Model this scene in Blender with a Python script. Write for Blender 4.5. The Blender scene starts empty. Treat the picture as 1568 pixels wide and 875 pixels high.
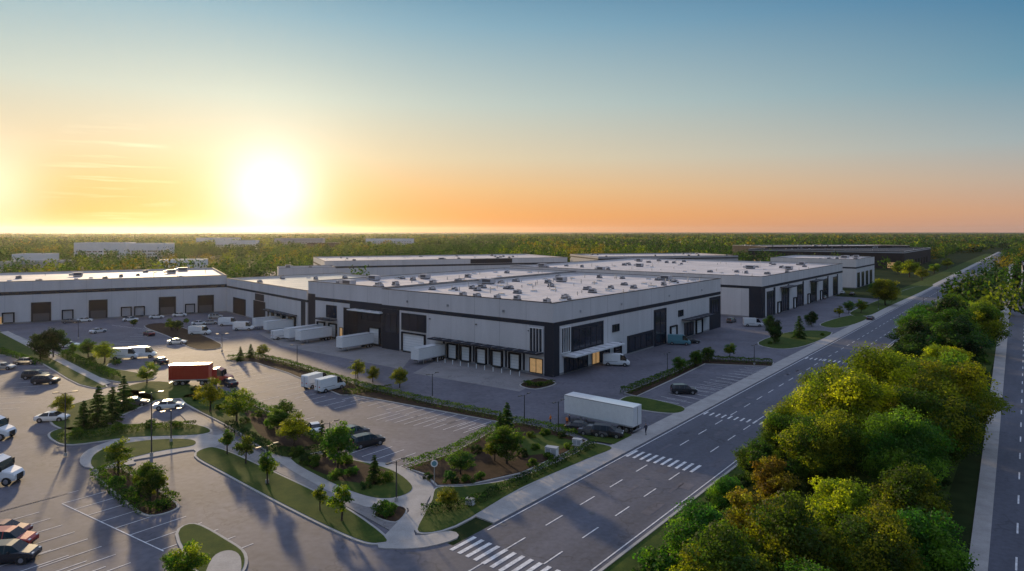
import bpy, math, random
import numpy as np
from mathutils import Vector, Matrix
random.seed(7); rng=np.random.default_rng(7)
sc=bpy.context.scene
# ---------------------------------------------------------------- survey frame
CH=30.0; FL=1000.0; CX=784.0; HY=355.0
def G(x,y):
    """bearing / depression angle survey of a point on the ground -> metres"""
    d=CH*FL/(y-HY); return ((x-CX)/FL*d, d)
A=math.atan(0.806)
U=(math.sin(A),math.cos(A)); N=(math.cos(A),-math.sin(A)); V=(-N[0],-N[1])
def S(s,w): return (s*U[0]+w*N[0], s*U[1]+w*N[1])
def ang(d): return math.atan2(d[1],d[0])
# ---------------------------------------------------------------- materials
def newmat(name):
    m=bpy.data.materials.new(name); m.use_nodes=True
    return m,m.node_tree,m.node_tree.nodes["Principled BSDF"]
def mat(name,col,rough=0.6,metal=0.0,var=0.0,scale=1.0,bump=0.0,bscale=30,emit=0,col2=None,stretch=None,coord='pos',coat=0,spec=0.5,cracks=0):
    m,nt,b=newmat(name); N_=nt.nodes; L=nt.links
    b.inputs['Base Color'].default_value=(*col,1); b.inputs['Roughness'].default_value=rough
    b.inputs['Metallic'].default_value=metal; b.inputs['Specular IOR Level'].default_value=spec
    if coat: b.inputs['Coat Weight'].default_value=coat
    if emit:
        b.inputs['Emission Color'].default_value=(*col,1); b.inputs['Emission Strength'].default_value=emit
    if var or bump:
        if coord=='pos':
            g=N_.new('ShaderNodeNewGeometry'); src=g.outputs['Position']
        else:
            g=N_.new('ShaderNodeTexCoord'); src=g.outputs['Object']
        if stretch:
            mp=N_.new('ShaderNodeMapping'); mp.vector_type='TEXTURE'; mp.inputs['Scale'].default_value=stretch[:3]
            mp.inputs['Rotation'].default_value=(0,0,stretch[3])
            L.new(src,mp.inputs['Vector']); vsrc=mp.outputs[0]
        else: vsrc=src
    if var:
        n1=N_.new('ShaderNodeTexNoise'); n1.inputs['Scale'].default_value=scale; n1.inputs['Detail'].default_value=6; n1.inputs['Roughness'].default_value=.65
        L.new(vsrc,n1.inputs['Vector'])
        r=N_.new('ShaderNodeValToRGB'); c2=col2 if col2 else tuple(c*(1+var) for c in col); c1=col if col2 else tuple(c*(1-var) for c in col)
        r.color_ramp.elements[0].position=.33; r.color_ramp.elements[1].position=.67
        r.color_ramp.elements[0].color=(*c1,1); r.color_ramp.elements[1].color=(*c2,1)
        L.new(n1.outputs['Fac'],r.inputs[0])
        n3=N_.new('ShaderNodeTexNoise'); n3.inputs['Scale'].default_value=scale*14; n3.inputs['Detail'].default_value=4
        L.new(src,n3.inputs['Vector'])
        mr=N_.new('ShaderNodeMapRange'); mr.inputs[1].default_value=.3; mr.inputs[2].default_value=.7; mr.inputs[3].default_value=1-var*.7; mr.inputs[4].default_value=1+var*.7
        L.new(n3.outputs['Fac'],mr.inputs[0]); fac=mr.outputs[0]
        if cracks:
            vo=N_.new('ShaderNodeTexVoronoi'); vo.feature='DISTANCE_TO_EDGE'; vo.inputs['Scale'].default_value=cracks
            nn=N_.new('ShaderNodeTexNoise'); nn.inputs['Scale'].default_value=.5; L.new(src,nn.inputs['Vector'])
            va=N_.new('ShaderNodeVectorMath'); va.operation='MULTIPLY_ADD'; va.inputs[1].default_value=(6,6,0); L.new(nn.outputs['Color'],va.inputs[0]); L.new(src,va.inputs[2])
            L.new(va.outputs[0],vo.inputs['Vector'])
            mc=N_.new('ShaderNodeMapRange'); mc.inputs[1].default_value=.0; mc.inputs[2].default_value=.012; mc.inputs[3].default_value=.68; mc.inputs[4].default_value=1
            L.new(vo.outputs['Distance'],mc.inputs[0]); mu=N_.new('ShaderNodeMath'); mu.operation='MULTIPLY'; L.new(fac,mu.inputs[0]); L.new(mc.outputs[0],mu.inputs[1]); fac=mu.outputs[0]
        vm=N_.new('ShaderNodeVectorMath'); vm.operation='SCALE'
        L.new(r.outputs[0],vm.inputs[0]); L.new(fac,vm.inputs['Scale'])
        L.new(vm.outputs[0],b.inputs['Base Color'])
    if bump:
        n2=N_.new('ShaderNodeTexNoise'); n2.inputs['Scale'].default_value=bscale; n2.inputs['Detail'].default_value=4
        L.new(src,n2.inputs['Vector'])
        bp=N_.new('ShaderNodeBump'); bp.inputs['Strength'].default_value=bump; bp.inputs['Distance'].default_value=.05
        L.new(n2.outputs['Fac'],bp.inputs['Height']); L.new(bp.outputs[0],b.inputs['Normal'])
    return m
M={}
M['asphalt']=mat('asphalt',(.115,.110,.128),.78,var=.24,scale=.09,bump=.3,bscale=25,stretch=(1,1,1,0),spec=.35,cracks=.08)
M['road']=mat('road_asphalt',(.088,.089,.110),.72,var=.22,scale=.14,bump=.25,bscale=25,stretch=(.5,5,1,-A),spec=.35,cracks=.06)
M['walk']=mat('concrete_walk',(.36,.335,.31),.85,var=.14,scale=.5,bump=.2,spec=.3)
M['apron']=mat('concrete_apron',(.22,.205,.20),.8,var=.15,scale=.2,bump=.2,spec=.3,cracks=.12)
M['kerb']=mat('kerb_concrete',(.38,.36,.33),.85,var=.1,scale=1,spec=.3)
M['lawn']=mat('lawn_grass',(.030,.060,.012),.95,var=.3,scale=.6,bump=.8,bscale=12,col2=(.07,.095,.018),spec=.1)
M['mulch']=mat('mulch',(.045,.028,.018),.95,var=.3,scale=1.2,bump=.8,bscale=15,spec=.1)
M['ground']=mat('ground_scrub',(.014,.026,.009),.95,var=.3,scale=.03,bump=.6,bscale=2,col2=(.035,.048,.017),spec=.03)
M['line']=mat('road_paint',(.66,.64,.62),.8,var=.28,scale=1.5,spec=.3)
M['wall']=mat('wall_panel_light',(.59,.57,.565),.8,var=.07,scale=.35,bump=.05,spec=.2,stretch=(1,1,6,0))
M['wallwhite']=mat('wall_white',(.82,.80,.78),.7,var=.04,scale=.2)
M['wall2']=mat('wall_panel_grey',(.42,.41,.42),.8,var=.06,scale=.35,spec=.2,stretch=(1,1,6,0))
M['walldk']=mat('wall_panel_charcoal',(.028,.032,.043),.75,var=.1,scale=.3,spec=.15)
M['wallbr']=mat('wall_brown',(.040,.034,.036),.8,var=.1,scale=.3,spec=.15)
M['joint']=mat('panel_joint',(.26,.25,.25),.8)
M['roof']=mat('roof_membrane',(.60,.53,.49),.7,var=.15,scale=.08,bump=.1,spec=.3)
M['roofgloss']=mat('roof_membrane_coated',(.62,.54,.44),.32,var=.12,scale=.08,spec=.7)
M['metal']=mat('galvanised_metal',(.45,.45,.46),.45,metal=.5,var=.1,scale=1)
M['hvac']=mat('hvac_grey',(.38,.38,.40),.6,var=.15,scale=.6)
M['hvacdk']=mat('hvac_dark',(.07,.07,.08),.6)
M['white']=mat('door_white',(.76,.75,.74),.6,var=.04,scale=1)
M['trim']=mat('trim_white',(.7,.69,.68),.6)
M['glass']=mat('window_glass',(.02,.025,.038),.1,var=.2,scale=.3)
M['black']=mat('opening_dark',(.016,.016,.022),.7,spec=.2)
M['warm']=mat('lit_interior',(.50,.30,.13),.4,emit=.5,var=.4,scale=.9)
M['tyre']=mat('tyre_rubber',(.018,.018,.018),.85)
M['hub']=mat('wheel_hub',(.4,.4,.42),.35,metal=.8)
M['cglass']=mat('car_glass',(.015,.018,.022),.05)
M['tail']=mat('tail_light',(.45,.02,.015),.3)
M['head']=mat('head_light',(.7,.7,.68),.15)
M['pole']=mat('lamp_pole_metal',(.06,.06,.065),.45,metal=.4)
M['bark']=mat('bark',(.06,.042,.03),.9,var=.3,scale=3)
M['skin']=mat('skin',(.45,.27,.19),.6)
M['vest']=mat('vest_orange',(.75,.2,.03),.7)
M['cloth']=mat('cloth_navy',(.03,.035,.06),.85)
M['hair']=mat('hair_dark',(.03,.02,.015),.7)
M['chassis']=mat('chassis_black',(.03,.03,.032),.7)
PAINT={}
def paint(n,c,metal=0.2,r=.3):
    PAINT[n]=mat('car_paint_'+n,c,r,metal=metal,coat=.6,var=.05,scale=2,coord='obj')
paint('white',(.75,.75,.74),0); paint('black',(.02,.022,.028)); paint('grey',(.13,.135,.15),.5); paint('red',(.38,.025,.018),.1)
paint('silver',(.42,.43,.44),.6); paint('teal',(.09,.25,.30),.1); paint('darkred',(.16,.02,.02),.1)
def leafmat():
    m,nt,b=newmat('foliage'); n=nt.nodes; L=nt.links
    at=n.new('ShaderNodeAttribute'); at.attribute_name='tint'
    oi=n.new('ShaderNodeObjectInfo')
    hs=n.new('ShaderNodeHueSaturation'); L.new(at.outputs['Color'],hs.inputs['Color'])
    mr=n.new('ShaderNodeMapRange'); mr.inputs[3].default_value=.85; mr.inputs[4].default_value=1.3
    L.new(oi.outputs['Random'],mr.inputs[0]); L.new(mr.outputs[0],hs.inputs['Value'])
    mh=n.new('ShaderNodeMapRange'); mh.inputs[3].default_value=.49; mh.inputs[4].default_value=.525
    L.new(oi.outputs['Random'],mh.inputs[0]); L.new(mh.outputs[0],hs.inputs['Hue'])
    b.inputs['Roughness'].default_value=.6; b.inputs['Specular IOR Level'].default_value=.2
    L.new(hs.outputs[0],b.inputs['Base Color'])
    tr=n.new('ShaderNodeBsdfTranslucent')
    vm=n.new('ShaderNodeVectorMath'); vm.operation='MULTIPLY'; vm.inputs[1].default_value=(2.2,2.6,.9)
    L.new(hs.outputs[0],vm.inputs[0]); L.new(vm.outputs[0],tr.inputs['Color'])
    mx=n.new('ShaderNodeMixShader'); mx.inputs[0].default_value=.5
    L.new(b.outputs[0],mx.inputs[1]); L.new(tr.outputs[0],mx.inputs[2])
    L.new(mx.outputs[0],n['Material Output'].inputs['Surface'])
    return m
M['leaf']=leafmat()
# ---------------------------------------------------------------- mesh builder
class MB:
    def __init__(s): s.v=[]; s.f=[]; s.m=[]; s.mats=[]
    def mi(s,m):
        if m not in s.mats: s.mats.append(m)
        return s.mats.index(m)
    def face(s,pts,m):
        b=len(s.v); s.v+= [tuple(p) for p in pts]; s.f.append(tuple(range(b,b+len(pts)))); s.m.append(s.mi(m))
    def hexa(s,c,m):
        b=len(s.v); s.v+=[tuple(p) for p in c]; k=s.mi(m)
        for f in ((3,2,1,0),(4,5,6,7),(0,1,5,4),(1,2,6,5),(2,3,7,6),(3,0,4,7)):
            s.f.append(tuple(b+i for i in f)); s.m.append(k)
    def box(s,x0,x1,y0,y1,z0,z1,m,fr=None):
        c=[(x0,y0),(x1,y0),(x1,y1),(x0,y1)]
        if fr: o,xd,yd=fr; c=[(o[0]+x*xd[0]+y*yd[0],o[1]+x*xd[1]+y*yd[1]) for x,y in c]
        s.hexa([(*p,z0) for p in c]+[(*p,z1) for p in c],m)
    def prism(s,poly,z0,z1,m,top=None):
        n=len(poly); s.face([(*p,z1) for p in poly],top or m)
        for i in range(n):
            a=poly[i]; b=poly[(i+1)%n]; s.face([(*a,z0),(*b,z0),(*b,z1),(*a,z1)],m)
    def cyl(s,p0,p1,r0,r1,m,n=8,cap=True):
        p0=Vector(p0); p1=Vector(p1); d=(p1-p0).normalized(); a=d.orthogonal().normalized(); b=d.cross(a)
        base=len(s.v); k=s.mi(m)
        for p,r in ((p0,r0),(p1,r1)):
            for i in range(n):
                t=2*math.pi*i/n; s.v.append(tuple(p+(a*math.cos(t)+b*math.sin(t))*r))
        for i in range(n):
            j=(i+1)%n; s.f.append((base+i,base+j,base+n+j,base+n+i)); s.m.append(k)
        if cap:
            s.f.append(tuple(base+i for i in range(n))[::-1]); s.m.append(k)
            s.f.append(tuple(base+n+i for i in range(n))); s.m.append(k)
    def mesh(s,name):
        me=bpy.data.meshes.new(name); me.from_pydata(s.v,[],s.f)
        for m in s.mats: me.materials.append(m)
        me.polygons.foreach_set('material_index',s.m); me.update(); return me
    def obj(s,name,parent=None):
        o=bpy.data.objects.new(name,s.mesh(name)); sc.collection.objects.link(o)
        if parent: o.parent=parent
        return o
def link(name,me,loc,rz=0,scale=1,parent=None):
    o=bpy.data.objects.new(name,me); o.location=loc; o.rotation_euler=(0,0,rz)
    o.scale=(scale,)*3 if not hasattr(scale,'__len__') else scale
    sc.collection.objects.link(o); return o
# ---------------------------------------------------------------- ground polygons
def area(p): return sum(p[i][0]*p[(i+1)%len(p)][1]-p[(i+1)%len(p)][0]*p[i][1] for i in range(len(p)))/2
def ccw(p): return p if area(p)>0 else p[::-1]
def smooth(p,k=4):
    n=len(p); out=[]
    for i in range(n):
        a,b,c,d=p[i-1],p[i],p[(i+1)%n],p[(i+2)%n]
        for j in range(k):
            t=j/k
            out.append(tuple(.5*((2*b[q])+(-a[q]+c[q])*t+(2*a[q]-5*b[q]+4*c[q]-d[q])*t*t+(-a[q]+3*b[q]-3*c[q]+d[q])*t**3) for q in (0,1)))
    return out
def inset(p,d):
    n=len(p); out=[]
    for i in range(n):
        a=Vector(p[i-1]);b=Vector(p[i]);c=Vector(p[(i+1)%n])
        e=(b-a).normalized()+(c-b).normalized()
        if e.length<1e-4: out.append(p[i]); continue
        e.normalize(); nn=Vector((-e.y,e.x)); out.append(tuple(b+nn*d))
    return out
def sheet(name,poly,z,m):
    mb=MB(); mb.face([(*p,z) for p in ccw(poly)],m); return mb.obj(name)
def island(name,px,m,sm=True,kw=.3,world=False):
    p=[G(*q) for q in px] if not world else px
    p=ccw(p)
    if sm: p=smooth(p)
    k=MB(); k.prism(p,0,.13,M['kerb']); k.obj('kerb')
    t=MB(); t.prism(inset(p,kw),.10,.18,m); t.obj(name)
    return p
sheet('ground',[(-16000,-400),(16000,-400),(16000,24000),(-16000,24000)],0,M['ground'])
yard=[S(44,-46.2),S(330,-46.2),S(330,-120),G(900,400),G(300,420),G(-60,432),G(-700,520),(-150,20),(-60,18),S(20,-46.2)]
sheet('parking_lot',yard,.02,M['asphalt'])
sheet('road',[S(-60,-43.5),S(-60,-30.2),S(1200,-30.2),S(1200,-43.5)],.04,M['road'])
sheet('road',[S(-60,-43.5),S(45,-43.5),S(45,-47),(-15,60),(-60,18),(-60,0)],.03,M['asphalt'])
k=MB(); k.prism(ccw([S(51,-43.5),S(1200,-43.5),S(1200,-46.6),S(51,-46.6)]),0,.14,M['walk'])
for i in range(220):
    s0=52+i*2.4
    if s0<400: k.prism(ccw([S(s0,-43.65),S(s0+.05,-43.65),S(s0+.05,-46.5),S(s0,-46.5)]),.14,.143,M['joint'])
k.obj('pavement')
k=MB(); k.prism(ccw([S(-60,-30.2),S(1200,-30.2),S(1200,-29.9),S(-60,-29.9)]),0,.14,M['kerb']); k.obj('kerb')
sheet('grass_verge',[S(-60,-29.9),S(900,-29.9),S(900,-8),S(-60,-8)],.05,M['lawn'])
sheet('grass_verge',[S(335,-46.6),S(1100,-46.6),S(1100,-56),S(335,-56)],.05,M['lawn'])
# right hand road
sheet('road',[G(1508,930),G(1546,480),G(1553,385),G(1567,385),G(1604,480),G(1777,930)],.05,M['road'])
k=MB(); k.prism(ccw([G(1474,930),G(1532,480),G(1548,385),G(1553,385),G(1546,480),G(1508,930)]),0,.14,M['walk']); k.obj('pavement')
k=MB(); k.prism(ccw([G(1777,930),G(1604,480),G(1567,385),G(1571,385),G(1614,480),G(1820,930)]),0,.14,M['walk']); k.obj('pavement')
ln=MB()
def stripe(p,d,L,w=.12,z=.06):
    n=(-d[1],d[0]); q=[(p[0]+n[0]*w/2*a+d[0]*L*b,p[1]+n[1]*w/2*a+d[1]*L*b) for a,b in ((-1,0),(-1,1),(1,1),(1,0))]
    ln.face([(*r,z) for r in ccw(q)],M['line'])
for w_ in (-39.1,-34.7):
    s_=22
    while s_<520:
        if not(43<s_+1.5<49 or 76<s_+1.5<82): stripe(S(s_,w_),U,3,.15)
        s_+=6.4
for w_ in (-30.75,-43.05):
    stripe(S(49.5 if w_<-40 else -40,w_),U,700,.14,.062)
def zebra(s0,L,w0,w1,wd=.45):
    w=w0
    while w<w1: stripe(S(s0,w),U,L,wd,.064); w+=1.0
zebra(44.2,3.4,-43.0,-30.9); zebra(77.3,3.0,-42.7,-33.2,.4); zebra(103,2.0,-42.7,-33.2,.3); zebra(163,2.4,-42.7,-31,.3)
p0=Vector(G(1556,875)); p1=Vector(G(1569,480)); dd=(p1-p0).normalized()
for i in range(30): stripe(tuple(p0+dd*i*9),tuple(dd),3,.16,.07)
def row(a,b,n,d,L,w=.11):
    a=Vector(G(*a)); b=Vector(G(*b))
    for i in range(n+1): stripe(tuple(a+(b-a)*i/n),d,L,w,.045)
row((520,690),(610,716),5,U,5.2)
row((562,642),(742,668),12,U,5)
row((560,604),(752,646),13,U,-5.2)
row((365,560),(470,590),9,U,-5.2)
row((345,590),(440,650),6,U,5.0)
row((470,600),(545,618),5,U,-4.5)
row((-60,800),(120,752),10,(-U[0],-U[1]),5)
row((95,772),(300,868),9,U,5.5)
row((60,785),(250,890),9,U,-5)
row((-100,850),(60,905),6,U,5)
stripe(G(95,772),tuple((Vector(G(300,868))-Vector(G(95,772))).normalized()),20,.12,.046)
row((1000,612),(1140,563),14,V,-5)
row((1062,618),(1205,560),14,V,5)
row((120,556),(230,500),14,(1,.05),5)
row((30,625),(90,560),9,(-.95,-.3),5)
row((350,520),(180,500),16,V,4.5)
row((230,540),(330,520),9,V,5)
ln.obj('parking_and_lane_markings')
pt=MB()
for i in range(30):
    s_=random.uniform(50,260); w_=random.choice([-41,-37,-32.8])+random.uniform(-.5,.5); a=random.uniform(1,6); b_=random.uniform(.4,1.4)
    pt.face([(*q,.051) for q in ccw([S(s_,w_),S(s_+a,w_),S(s_+a,w_+b_),S(s_,w_+b_)])],M['asphalt'])
for i in range(30):
    p=S(50+i*9+random.uniform(0,4),random.choice([-42.6,-37])); pt.cyl((p[0],p[1],.04),(p[0],p[1],.056),.35,.35,M['hvacdk'],12)
pt.obj('road_patches')
sheet('concrete_apron',[G(632,572),G(680,546),G(838,580),G(795,600)],.03,M['apron'])
sheet('concrete_apron',[G(395,510),G(470,506),G(636,540),G(615,566),G(430,530)],.03,M['apron'])
# --- islands
island('lawn',[(297,700),(316,687),(345,690),(430,728),(520,772),(592,822),(583,835),(540,828),(440,780),(340,726)],M['lawn'])
k=MB(); k.prism(ccw([G(*q) for q in [(290,628),(312,640),(345,666),(440,718),(530,762),(608,800),(601,816),(520,771),(430,727),(345,689),(318,686),(300,660),(275,635)]]),0,.11,M['apron']); k.obj('path')
k=MB(); k.prism(ccw(smooth([G(*q) for q in [(578,836),(610,800),(625,780),(560,778),(500,752),(430,712),(405,690),(440,686),(500,700),(560,708),(600,712),(640,728),(664,748),(655,768),(644,795),(636,822),(690,815),(700,826),(650,840),(600,842)]],3)),0,.135,M['walk']); k.obj('path')
k=MB(); k.prism(ccw(smooth([G(*q) for q in [(205,712),(140,718),(122,708),(135,690),(185,672),(240,663),(300,662),(330,668),(345,664),(352,672),(320,690),(298,700),(296,690),(240,700),(205,706)]],3)),0,.125,M['walk']); k.obj('path')
island('lawn',[(442,705),(480,696),(540,705),(600,720),(632,742),(630,756),(600,766),(560,763),(505,742)],M['lawn'])
sheet('planting_bed',[G(*q) for q in [(458,707),(490,700),(545,709),(590,722),(600,738),(570,745),(520,738),(480,722)]],.2,M['mulch'])
island('planting_bed',[(570,790),(600,776),(624,782),(606,802)],M['mulch'],kw=.2)
island('lawn',[(638,818),(646,790),(658,768),(668,748),(720,745),(800,730),(880,695),(905,680),(940,688),(900,706),(800,750),(700,808)],M['lawn'])
island('planting_bed',[(668,746),(650,728),(620,718),(690,696),(752,662),(790,648),(830,655),(900,676),(870,694),(800,726),(720,744)],M['mulch'],sm=False)
sheet('lawn',[G(790,672),G(830,664),G(880,678),G(850,695),G(810,700)],.20,M['lawn'])
sheet('lawn',[G(850,650),G(930,655),G(968,668),G(940,682),G(905,676)],.16,M['lawn'])
island('planting_bed',[(275,612),(330,600),(380,618),(440,645),(520,690),(490,694),(440,703),(400,688),(350,655)],M['lawn'])
sheet('planting_bed',[G(*q) for q in [(370,628),(420,640),(500,686),(470,692),(430,690),(395,665)]],.2,M['mulch'])
island('planting_bed',[(345,553),(380,545),(440,556),(560,594),(660,618),(775,640),(768,648),(660,628),(540,606),(520,606),(440,572),(390,556)],M['mulch'],sm=False)
island('lawn',[(135,712),(145,695),(180,682),(240,674),(295,674),(298,684),(240,694),(180,710),(150,722)],M['lawn'])
island('lawn',[(75,664),(110,655),(200,650),(290,650),(325,660),(300,668),(200,672),(110,683),(80,676)],M['lawn'])
island('planting_bed',[(145,728),(180,718),(215,735),(268,768),(270,782),(225,792),(190,770)],M['mulch'])
island('lawn',[(268,820),(300,803),(350,828),(378,850),(372,880),(330,905),(300,880)],M['lawn'])
k=MB(); k.prism(ccw(smooth([G(*q) for q in [(310,905),(325,858),(350,846),(368,856),(366,890),(340,915)]])),.1,.2,M['walk']); k.obj('path')
island('lawn',[(180,600),(230,585),(300,592),(330,606),(270,612),(210,615)],M['lawn'])
island('lawn',[(90,540),(140,530),(190,548),(165,562),(240,578),(180,586),(120,566)],M['lawn'])
island('lawn',[(-60,515),(0,508),(50,525),(160,585),(120,590),(40,548),(-60,540)],M['lawn'])
k=MB(); k.prism(ccw([G(*q) for q in [(0,510),(12,508),(170,588),(158,592)]]),.12,.21,M['walk']); k.obj('path')
island('planting_bed',[(220,500),(262,497),(340,528),(300,536),(255,515)],M['mulch'])
island('planting_bed',[(75,640),(95,625),(200,598),(240,612),(215,625),(130,660),(85,655)],M['lawn'])
island('lawn',[(950,612),(975,608),(1046,624),(1040,634),(1000,632),(950,622)],M['lawn'])
island('planting_bed',[(955,603),(1035,570),(1075,550),(1185,556),(1183,562),(1080,558),(1040,578),(975,608)],M['mulch'],sm=False)
island('lawn',[(1160,525),(1215,508),(1275,510),(1235,530),(1190,535)],M['lawn'])
island('lawn',[(1255,497),(1300,484),(1330,487),(1310,497),(1280,503)],M['lawn'])
island('lawn',[(1300,480),(1340,462),(1400,440),(1430,438),(1362,470),(1330,484)],M['lawn'])
island('planting_bed',[(795,590),(825,580),(852,588),(820,597)],M['mulch'])
# ---------------------------------------------------------------- buildings
FOOT=[]
def empty(name):
    e=bpy.data.objects.new(name,None); sc.collection.objects.link(e); return e
class Bld:
    def __init__(s,name,o,xd,yd,L,W,h,wall='wall',roof='roof',band=(10.3,11.2),bandm='walldk',units=0,joints=True,cop='walldk'):
        s.fr=(o,xd,yd); s.e=empty(name); s.L=L; s.W=W; s.h=h
        FOOT.append((o,xd,yd,L,W))
        w=MB(); w.box(0,L,0,W,0,h-.8,M[wall],s.fr)
        t=.35
        w.box(0,L,0,t,h-.797,h,M[wall],s.fr); w.box(0,L,W-t,W,h-.797,h,M[wall],s.fr)
        w.box(0,t,t,W-t,h-.797,h,M[wall],s.fr); w.box(L-t,L,t,W-t,h-.797,h,M[wall],s.fr)
        w.obj('walls',s.e)
        r=MB(); r.box(t+.01,L-t-.01,t+.01,W-t-.01,h-.82,h-.76,M[roof],s.fr)
        for (x0,x1,y0,y1) in ((-.06,L+.06,-.06,t+.05),(-.06,L+.06,W-t-.05,W+.06),(-.06,t+.05,t+.05,W-t-.05),(L-t-.05,L+.06,t+.05,W-t-.05)):
            r.box(x0,x1,y0,y1,h,h+.12,M[cop],s.fr)
        s.tr=MB(); s.gl=MB(); s.dr=MB(); s.un=MB()
        if band:
            b0,b1=band
            s.tr.box(-.05,L,-.05,.01,b0,b1,M[bandm],s.fr); s.tr.box(-.05,.01,.01,W,b0,b1,M[bandm],s.fr)
        if joints:
            for x in np.arange(7,L,7.4): s.tr.box(x,x+.05,-.012,.01,.3,(band[0] if band else h),M['joint'],s.fr); s.tr.box(x,x+.05,-.012,.01,(band[1] if band else h),h,M['joint'],s.fr)
            for y in np.arange(7,W,7.4): s.tr.box(-.012,.01,y,y+.05,.3,(band[0] if band else h),M['joint'],s.fr); s.tr.box(-.012,.01,y,y+.05,(band[1] if band else h),h,M['joint'],s.fr)
            s.tr.box(-.03,L,-.03,.01,0,.45,M['joint'],s.fr); s.tr.box(-.03,.01,.01,W,0,.45,M['joint'],s.fr)
        for x in np.arange(6,L-2,9.1): r.box(x,x+.12,t+.5,W-t-.5,h-.76,h-.745,M['hvac'],s.fr)
        r.obj('roof',s.e)
        for i in range(units):
            x=random.uniform(3,L-5); y=random.uniform(3,W-5); k_=random.random(); z=h-.76
            if k_<.34:
                a=random.uniform(1.0,2.1); b=random.uniform(.9,1.5); c=random.uniform(.7,1.15)
                s.un.box(x-.1,x+a+.1,y-.1,y+b+.1,z,z+.3,M['hvacdk'],s.fr)
                s.un.box(x,x+a,y,y+b,z+.3,z+c,M['hvac'],s.fr); s.un.box(x+.15,x+a-.15,y-.02,y,z+.45,z+c-.15,M['hvacdk'],s.fr)
                s.un.box(x+.2,x+a*.5,y+.2,y+b-.2,z+c,z+c+.12,M['hvacdk'],s.fr)
            elif k_<.42:
                a=random.uniform(2.6,4); s.un.box(x,x+a,y,y+2,z+.3,z+1.6,M['hvac'],s.fr); s.un.box(x+.2,x+a-.2,y+.2,y+1.8,z,z+.3,M['hvacdk'],s.fr)
                s.un.box(x+a,x+a+1.2,y+.4,y+1.6,z+.4,z+1.2,M['metal'],s.fr); s.un.box(x+.4,x+a-.4,y-.03,y,z+.6,z+1.4,M['hvacdk'],s.fr)
            elif k_<.75:
                p=s.w(x,y); s.un.cyl((*p,z),(*p,z+random.uniform(.7,1.7)),.12,.12,M['metal'],6)
                s.un.cyl((*p,z+.5),(*p,z+.62),.25,.25,M['metal'],8)
            else: s.un.box(x,x+1.3,y,y+1.3,z,z+.35,M['white'],s.fr); s.un.box(x+.1,x+1.2,y+.1,y+1.2,z+.35,z+.42,M['glass'],s.fr)
    def w(s,x,y):
        o,xd,yd=s.fr; return (o[0]+x*xd[0]+y*yd[0],o[1]+x*xd[1]+y*yd[1])
    def bx(s,mb,side,a0,a1,d0,d1,z0,z1,m):
        if side=='f': mb.box(a0,a1,-d1,-d0,z0,z1,m,s.fr)
        else: mb.box(-d1,-d0,a0,a1,z0,z1,m,s.fr)
    def win(s,side,a0,a1,z0,z1,nx=1,nz=1,m='glass',fm='trim',fw=.12,deep=.2):
        q=.075
        s.bx(s.gl,side,a0,a1,q,q+.02,z0,z1,M[m])
        s.bx(s.tr,side,a0-fw,a0,.005,deep,z0-fw,z1+fw,M[fm]); s.bx(s.tr,side,a1,a1+fw,.005,deep,z0-fw,z1+fw,M[fm])
        s.bx(s.tr,side,a0,a1,.005,deep,z1,z1+fw,M[fm]); s.bx(s.tr,side,a0,a1,.005,deep,z0-fw,z0,M[fm])
        for i in range(1,nx):
            a=a0+(a1-a0)*i/nx; s.bx(s.tr,side,a-.05,a+.05,.1,deep-.01,z0,z1,M[fm])
        for i in range(1,nz):
            z=z0+(z1-z0)*i/nz; s.bx(s.tr,side,a0,a1,.101,deep-.02,z-.04,z+.04,M[fm])
    def panel(s,side,a0,a1,z0,z1,m='walldk',d=.07): s.bx(s.tr,side,a0,a1,.002,d,z0,z1,M[m])
    def dock(s,side,a0,a1,z0,z1,m='white'):
        s.bx(s.tr,side,a0-.35,a0,.005,.45,z0-.1,z1+.35,M['black']); s.bx(s.tr,side,a1,a1+.35,.005,.45,z0-.1,z1+.35,M['black']); s.bx(s.tr,side,a0,a1,.005,.45,z1,z1+.35,M['black'])
        s.bx(s.dr,side,a0,a1,.005,.09,z0,z1,M[m])
        n=max(3,int((z1-z0)/.6))
        for i in range(1,n):
            z=z0+(z1-z0)*i/n; s.bx(s.dr,side,a0,a1,.09,.105,z-.02,z+.02,M['hvac'])
        s.bx(s.tr,side,a0+.1,a1-.1,.05,.35,z0-.35,z0-.05,M['chassis'])
    def canopy(s,side,a0,a1,z,d=2.6,m='walldk',th=.28):
        s.bx(s.tr,side,a0,a1,.13,d,z,z+th,M[m])
        a=a0+.4
        while a<a1:
            s.bx(s.tr,side,a,a+.1,.14,d-.2,z+th+.001,z+th+.1,M['metal']); a+=3
    def done(s):
        for mb,n in ((s.tr,'trim'),(s.gl,'windows'),(s.dr,'doors'),(s.un,'roof_units')):
            if mb.f: mb.obj(n,s.e)
C=(8.47,134.5)
b=Bld('warehouse',C,V,U,54,91,15.2,units=95)
b.panel('f',0.0,2.2,.0,10.3); b.panel('r',0.0,2.2,0,10.3)
b.panel('f',2.25,6.2,3.9,10.28,'wall2',.05)
b.win('f',2.7,5.9,4.6,9.7,4,1,fw=.16,deep=.3); b.win('f',2.7,5.9,.4,3.3,2,1,m='warm',fm='walldk')
for t in (10,15,19.6,24.4,28.6): b.dock('f',t-1.3,t+1.3,.5,3.6)
for t in (7.6,12.5,17.3,22,26.5,31.5): b.panel('f',t-.25,t+.25,0.5,4.3,'walldk',.12)
b.canopy('f',2.3,34.5,4.6,2.6)
b.win('f',37.6,46.2,5.6,9.6,3,1,fm='walldk'); b.dock('f',38,45.8,.4,4.7)
b.panel('f',47.2,53.9,.0,10.28)
b.win('f',48.3,52.6,4.2,9,2,1,fm='walldk')
b.win('r',2.8,6.0,4.6,9.7,4,1,fw=.16,deep=.3)
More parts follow.
